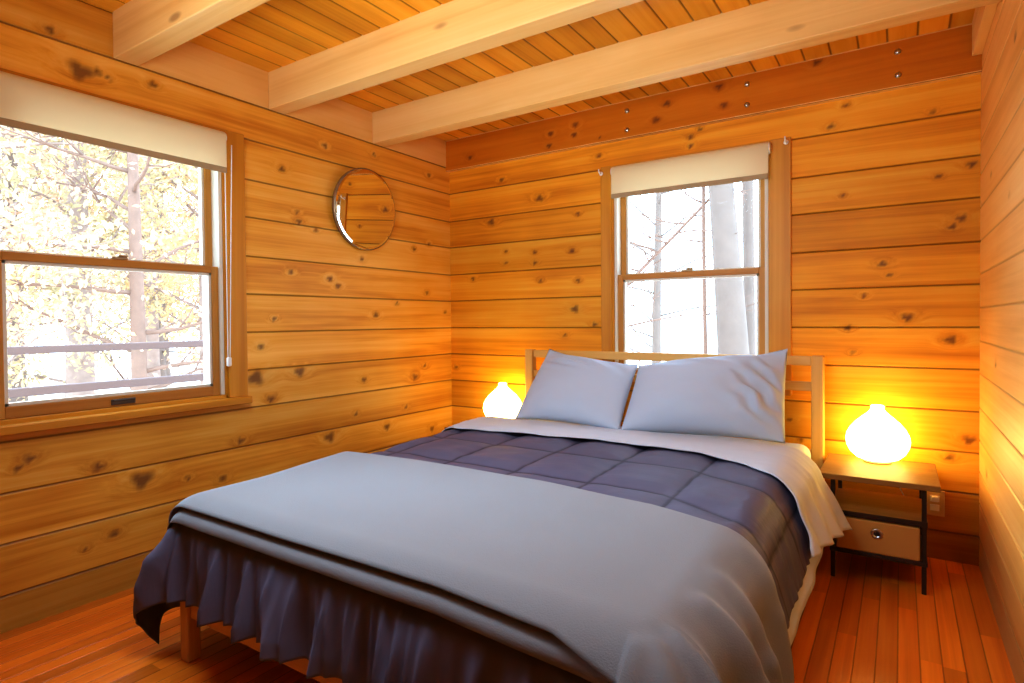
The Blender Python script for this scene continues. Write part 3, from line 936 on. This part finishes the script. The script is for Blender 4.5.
TL_ = [
 (-5.2, .35, 6.0, .10, 'tan_leaf', 'leaf_t', 'slender bare-limbed tree with tan leaves closest behind the deck railing'),
 (-6.5, 2.0, 7.0, .17, 'bark', 'leaf_y', 'yellow green leafy tree outside the left window, right of centre'),
 (-7.5, .6, 7.5, .20, 'bark', 'leaf_g', 'dark trunked evergreen tree outside the left window'),
 (-8.0, 3.8, 7.0, .15, 'bark', 'leaf_y', 'yellow green tree at the right edge of the left window'),
 (-6.8, -.6, 7.0, .15, 'bark', 'leaf_y', 'pale leafy tree at the left edge of the left window'),
 (-9.5, 2.5, 8.0, .18, 'bark', 'leaf_t', 'tan leaved tree standing deep in the woods past the left window'),
 (-10.0, 6.0, 8.0, .18, 'bark', 'leaf_t', 'distant tan tree glimpsed beside the right sash of the left window'),
 (-10.5, .3, 8.0, .18, 'bark', 'leaf_t', 'distant tan tree seen low through the left window'),
]
TL_ += [
 (-13.0, 1.5, 9.0, .16, 'bark', 'leaf_t', 'far tan tree filling the background behind the evergreen'),
 (-13.5, 4.6, 9.0, .16, 'bark', 'leaf_y', 'far yellowish tree in the background right of the evergreen'),
 (-14.0, 8.0, 9.0, .16, 'bark', 'leaf_t', 'far tan tree in the background at the right of the left window'),
 (-12.5, -.9, 9.0, .16, 'bark', 'leaf_y', 'far yellowish tree in the background at the left of the left window'),
 (-16.5, 6.2, 9.5, .17, 'bark', 'leaf_t', 'farthest tan tree, faint between the other trunks'),
 (-17.0, 2.6, 9.5, .17, 'bark', 'leaf_t', 'farthest tan tree, faint behind the railing'),
]
for i, (x, y, h, r, bk, lf, lab) in enumerate(TL_):
    tree(x, y, h, r, 40 + i, lab, M['bark_pale'] if i == 0 else M['bark'] if i < 8 else M['bark_faint'], M[lf], (1500 if i == 0 else 8000 if i < 8 else 9000), .050 if i < 8 else .085, 2.3 if i < 8 else 3.0, 22, .10)

tree(1.05, 4.0, 8.0, .20, 71, 'thick grey tree trunk outside the window above the bed', M['bark_faint'], nbr=8, zlow=.5, lean=(-.5, 0), taper=.3)
tree(.95, 5.0, 8.0, .078, 72, 'thinner grey trunk just right of the thick one, outside the bed window', M['bark_faint'], nbr=8, zlow=.5, lean=(.05, 0), taper=.8)
tree(.62, 4.2, 6.5, .030, 73, 'thin dark sapling in the middle of the bed window', M['bark_pale'], nbr=14, zlow=.3, spread=1.4, brr=.012, taper=.5)
tree(-.75, 4.2, 6.5, .09, 74, 'bare many branched tree at the left of the bed window', M['bark_pale'], nbr=34, zlow=.1, spread=2.6, brr=.018)
tree(-2.9, 4.0, 4.2, .035, 77, 'thin leaning bare tree slanting across the upper pane of the bed window', M['bark_pale'], nbr=26, zlow=.3, spread=1.5, brr=.014, lean=(4.6, .3))
tree(-1.2, 7.5, 6.5, .10, 75, 'distant bare tree behind the branches in the bed window', M['bark_faint'], nbr=30, zlow=.05, spread=2.6, brr=.02)

# ------------------------------------------------------------------ light
w = bpy.data.worlds.new('sky'); SC.world = w; w.use_nodes = True
nt = w.node_tree
bg = nt.nodes['Background']
bg.inputs[0].default_value = (.52, .77, 1.0, 1)
bg.inputs[1].default_value = 6.5

def area(name, loc, target, sx, sy, power, col=(1, 1, 1), portal=False, spread=180):
    l = bpy.data.lights.new(name, 'AREA'); l.shape = 'RECTANGLE'; l.size = sx; l.size_y = sy
    l.energy = power; l.color = col
    l.spread = math.radians(spread)
    if portal: l.cycles.is_portal = True
    o = bpy.data.objects.new(name, l); COL.objects.link(o)
    o.location = loc
    o.rotation_euler = (Vector(target) - Vector(loc)).to_track_quat('-Z', 'Y').to_euler()
    return o
area('ceiling_fill', (1.5, -3.5, 1.3), (1.4, -1.5, 2.3), 1.4, .6, 14, (.92, .96, 1.0), spread=95)  # added fill behind the camera, aimed up to brighten ceiling and beams
area('overhead_fill', (1.60, -2.26, 2.10), (1.40, -1.55, .5), 1.3, .32, 18, (.64, .84, 1.0), spread=140)  # added cool fill above the frame for the bedding, no fixture in the room
sl = bpy.data.lights.new('hazy_sun', 'SUN'); sl.energy = 9.0; sl.angle = math.radians(55); sl.color = (.55, .79, 1.0)
so = bpy.data.objects.new('hazy_sun', sl); COL.objects.link(so)
so.rotation_euler = Vector((1, -.05, -.40)).to_track_quat('-Z', 'Y').to_euler()

# ------------------------------------------------------------------ camera
cam = bpy.data.cameras.new('camera')
co = bpy.data.objects.new('camera', cam); COL.objects.link(co)
f_px, yaw, pit, rol, cx, cy, shy = 591.7122, .5806, -.0164, -.0089, 2.6032, 3.198, -11.3356
fw = Vector((-math.sin(yaw) * math.cos(pit), math.cos(yaw) * math.cos(pit), math.sin(pit)))
r = Vector((math.cos(yaw), math.sin(yaw), 0)); u = r.cross(fw)
r2 = r * math.cos(rol) + u * math.sin(rol); u2 = -r * math.sin(rol) + u * math.cos(rol)
co.matrix_world = Matrix(((r2.x, u2.x, -fw.x, cx), (r2.y, u2.y, -fw.y, -cy), (r2.z, u2.z, -fw.z, 1.07), (0, 0, 0, 1)))
cam.sensor_width = 36; cam.lens = 36 * f_px / 1024
cam.shift_y = shy / 1024
cam.clip_start = .02
SC.camera = co
SC.view_settings.view_transform = 'Standard'
SC.view_settings.exposure = 0.42
SC.view_settings.gamma = 0.84
SC.cycles.max_bounces = 12
SC.cycles.diffuse_bounces = 6
SC.cycles.transparent_max_bounces = 16
SC.cycles.sample_clamp_indirect = 6
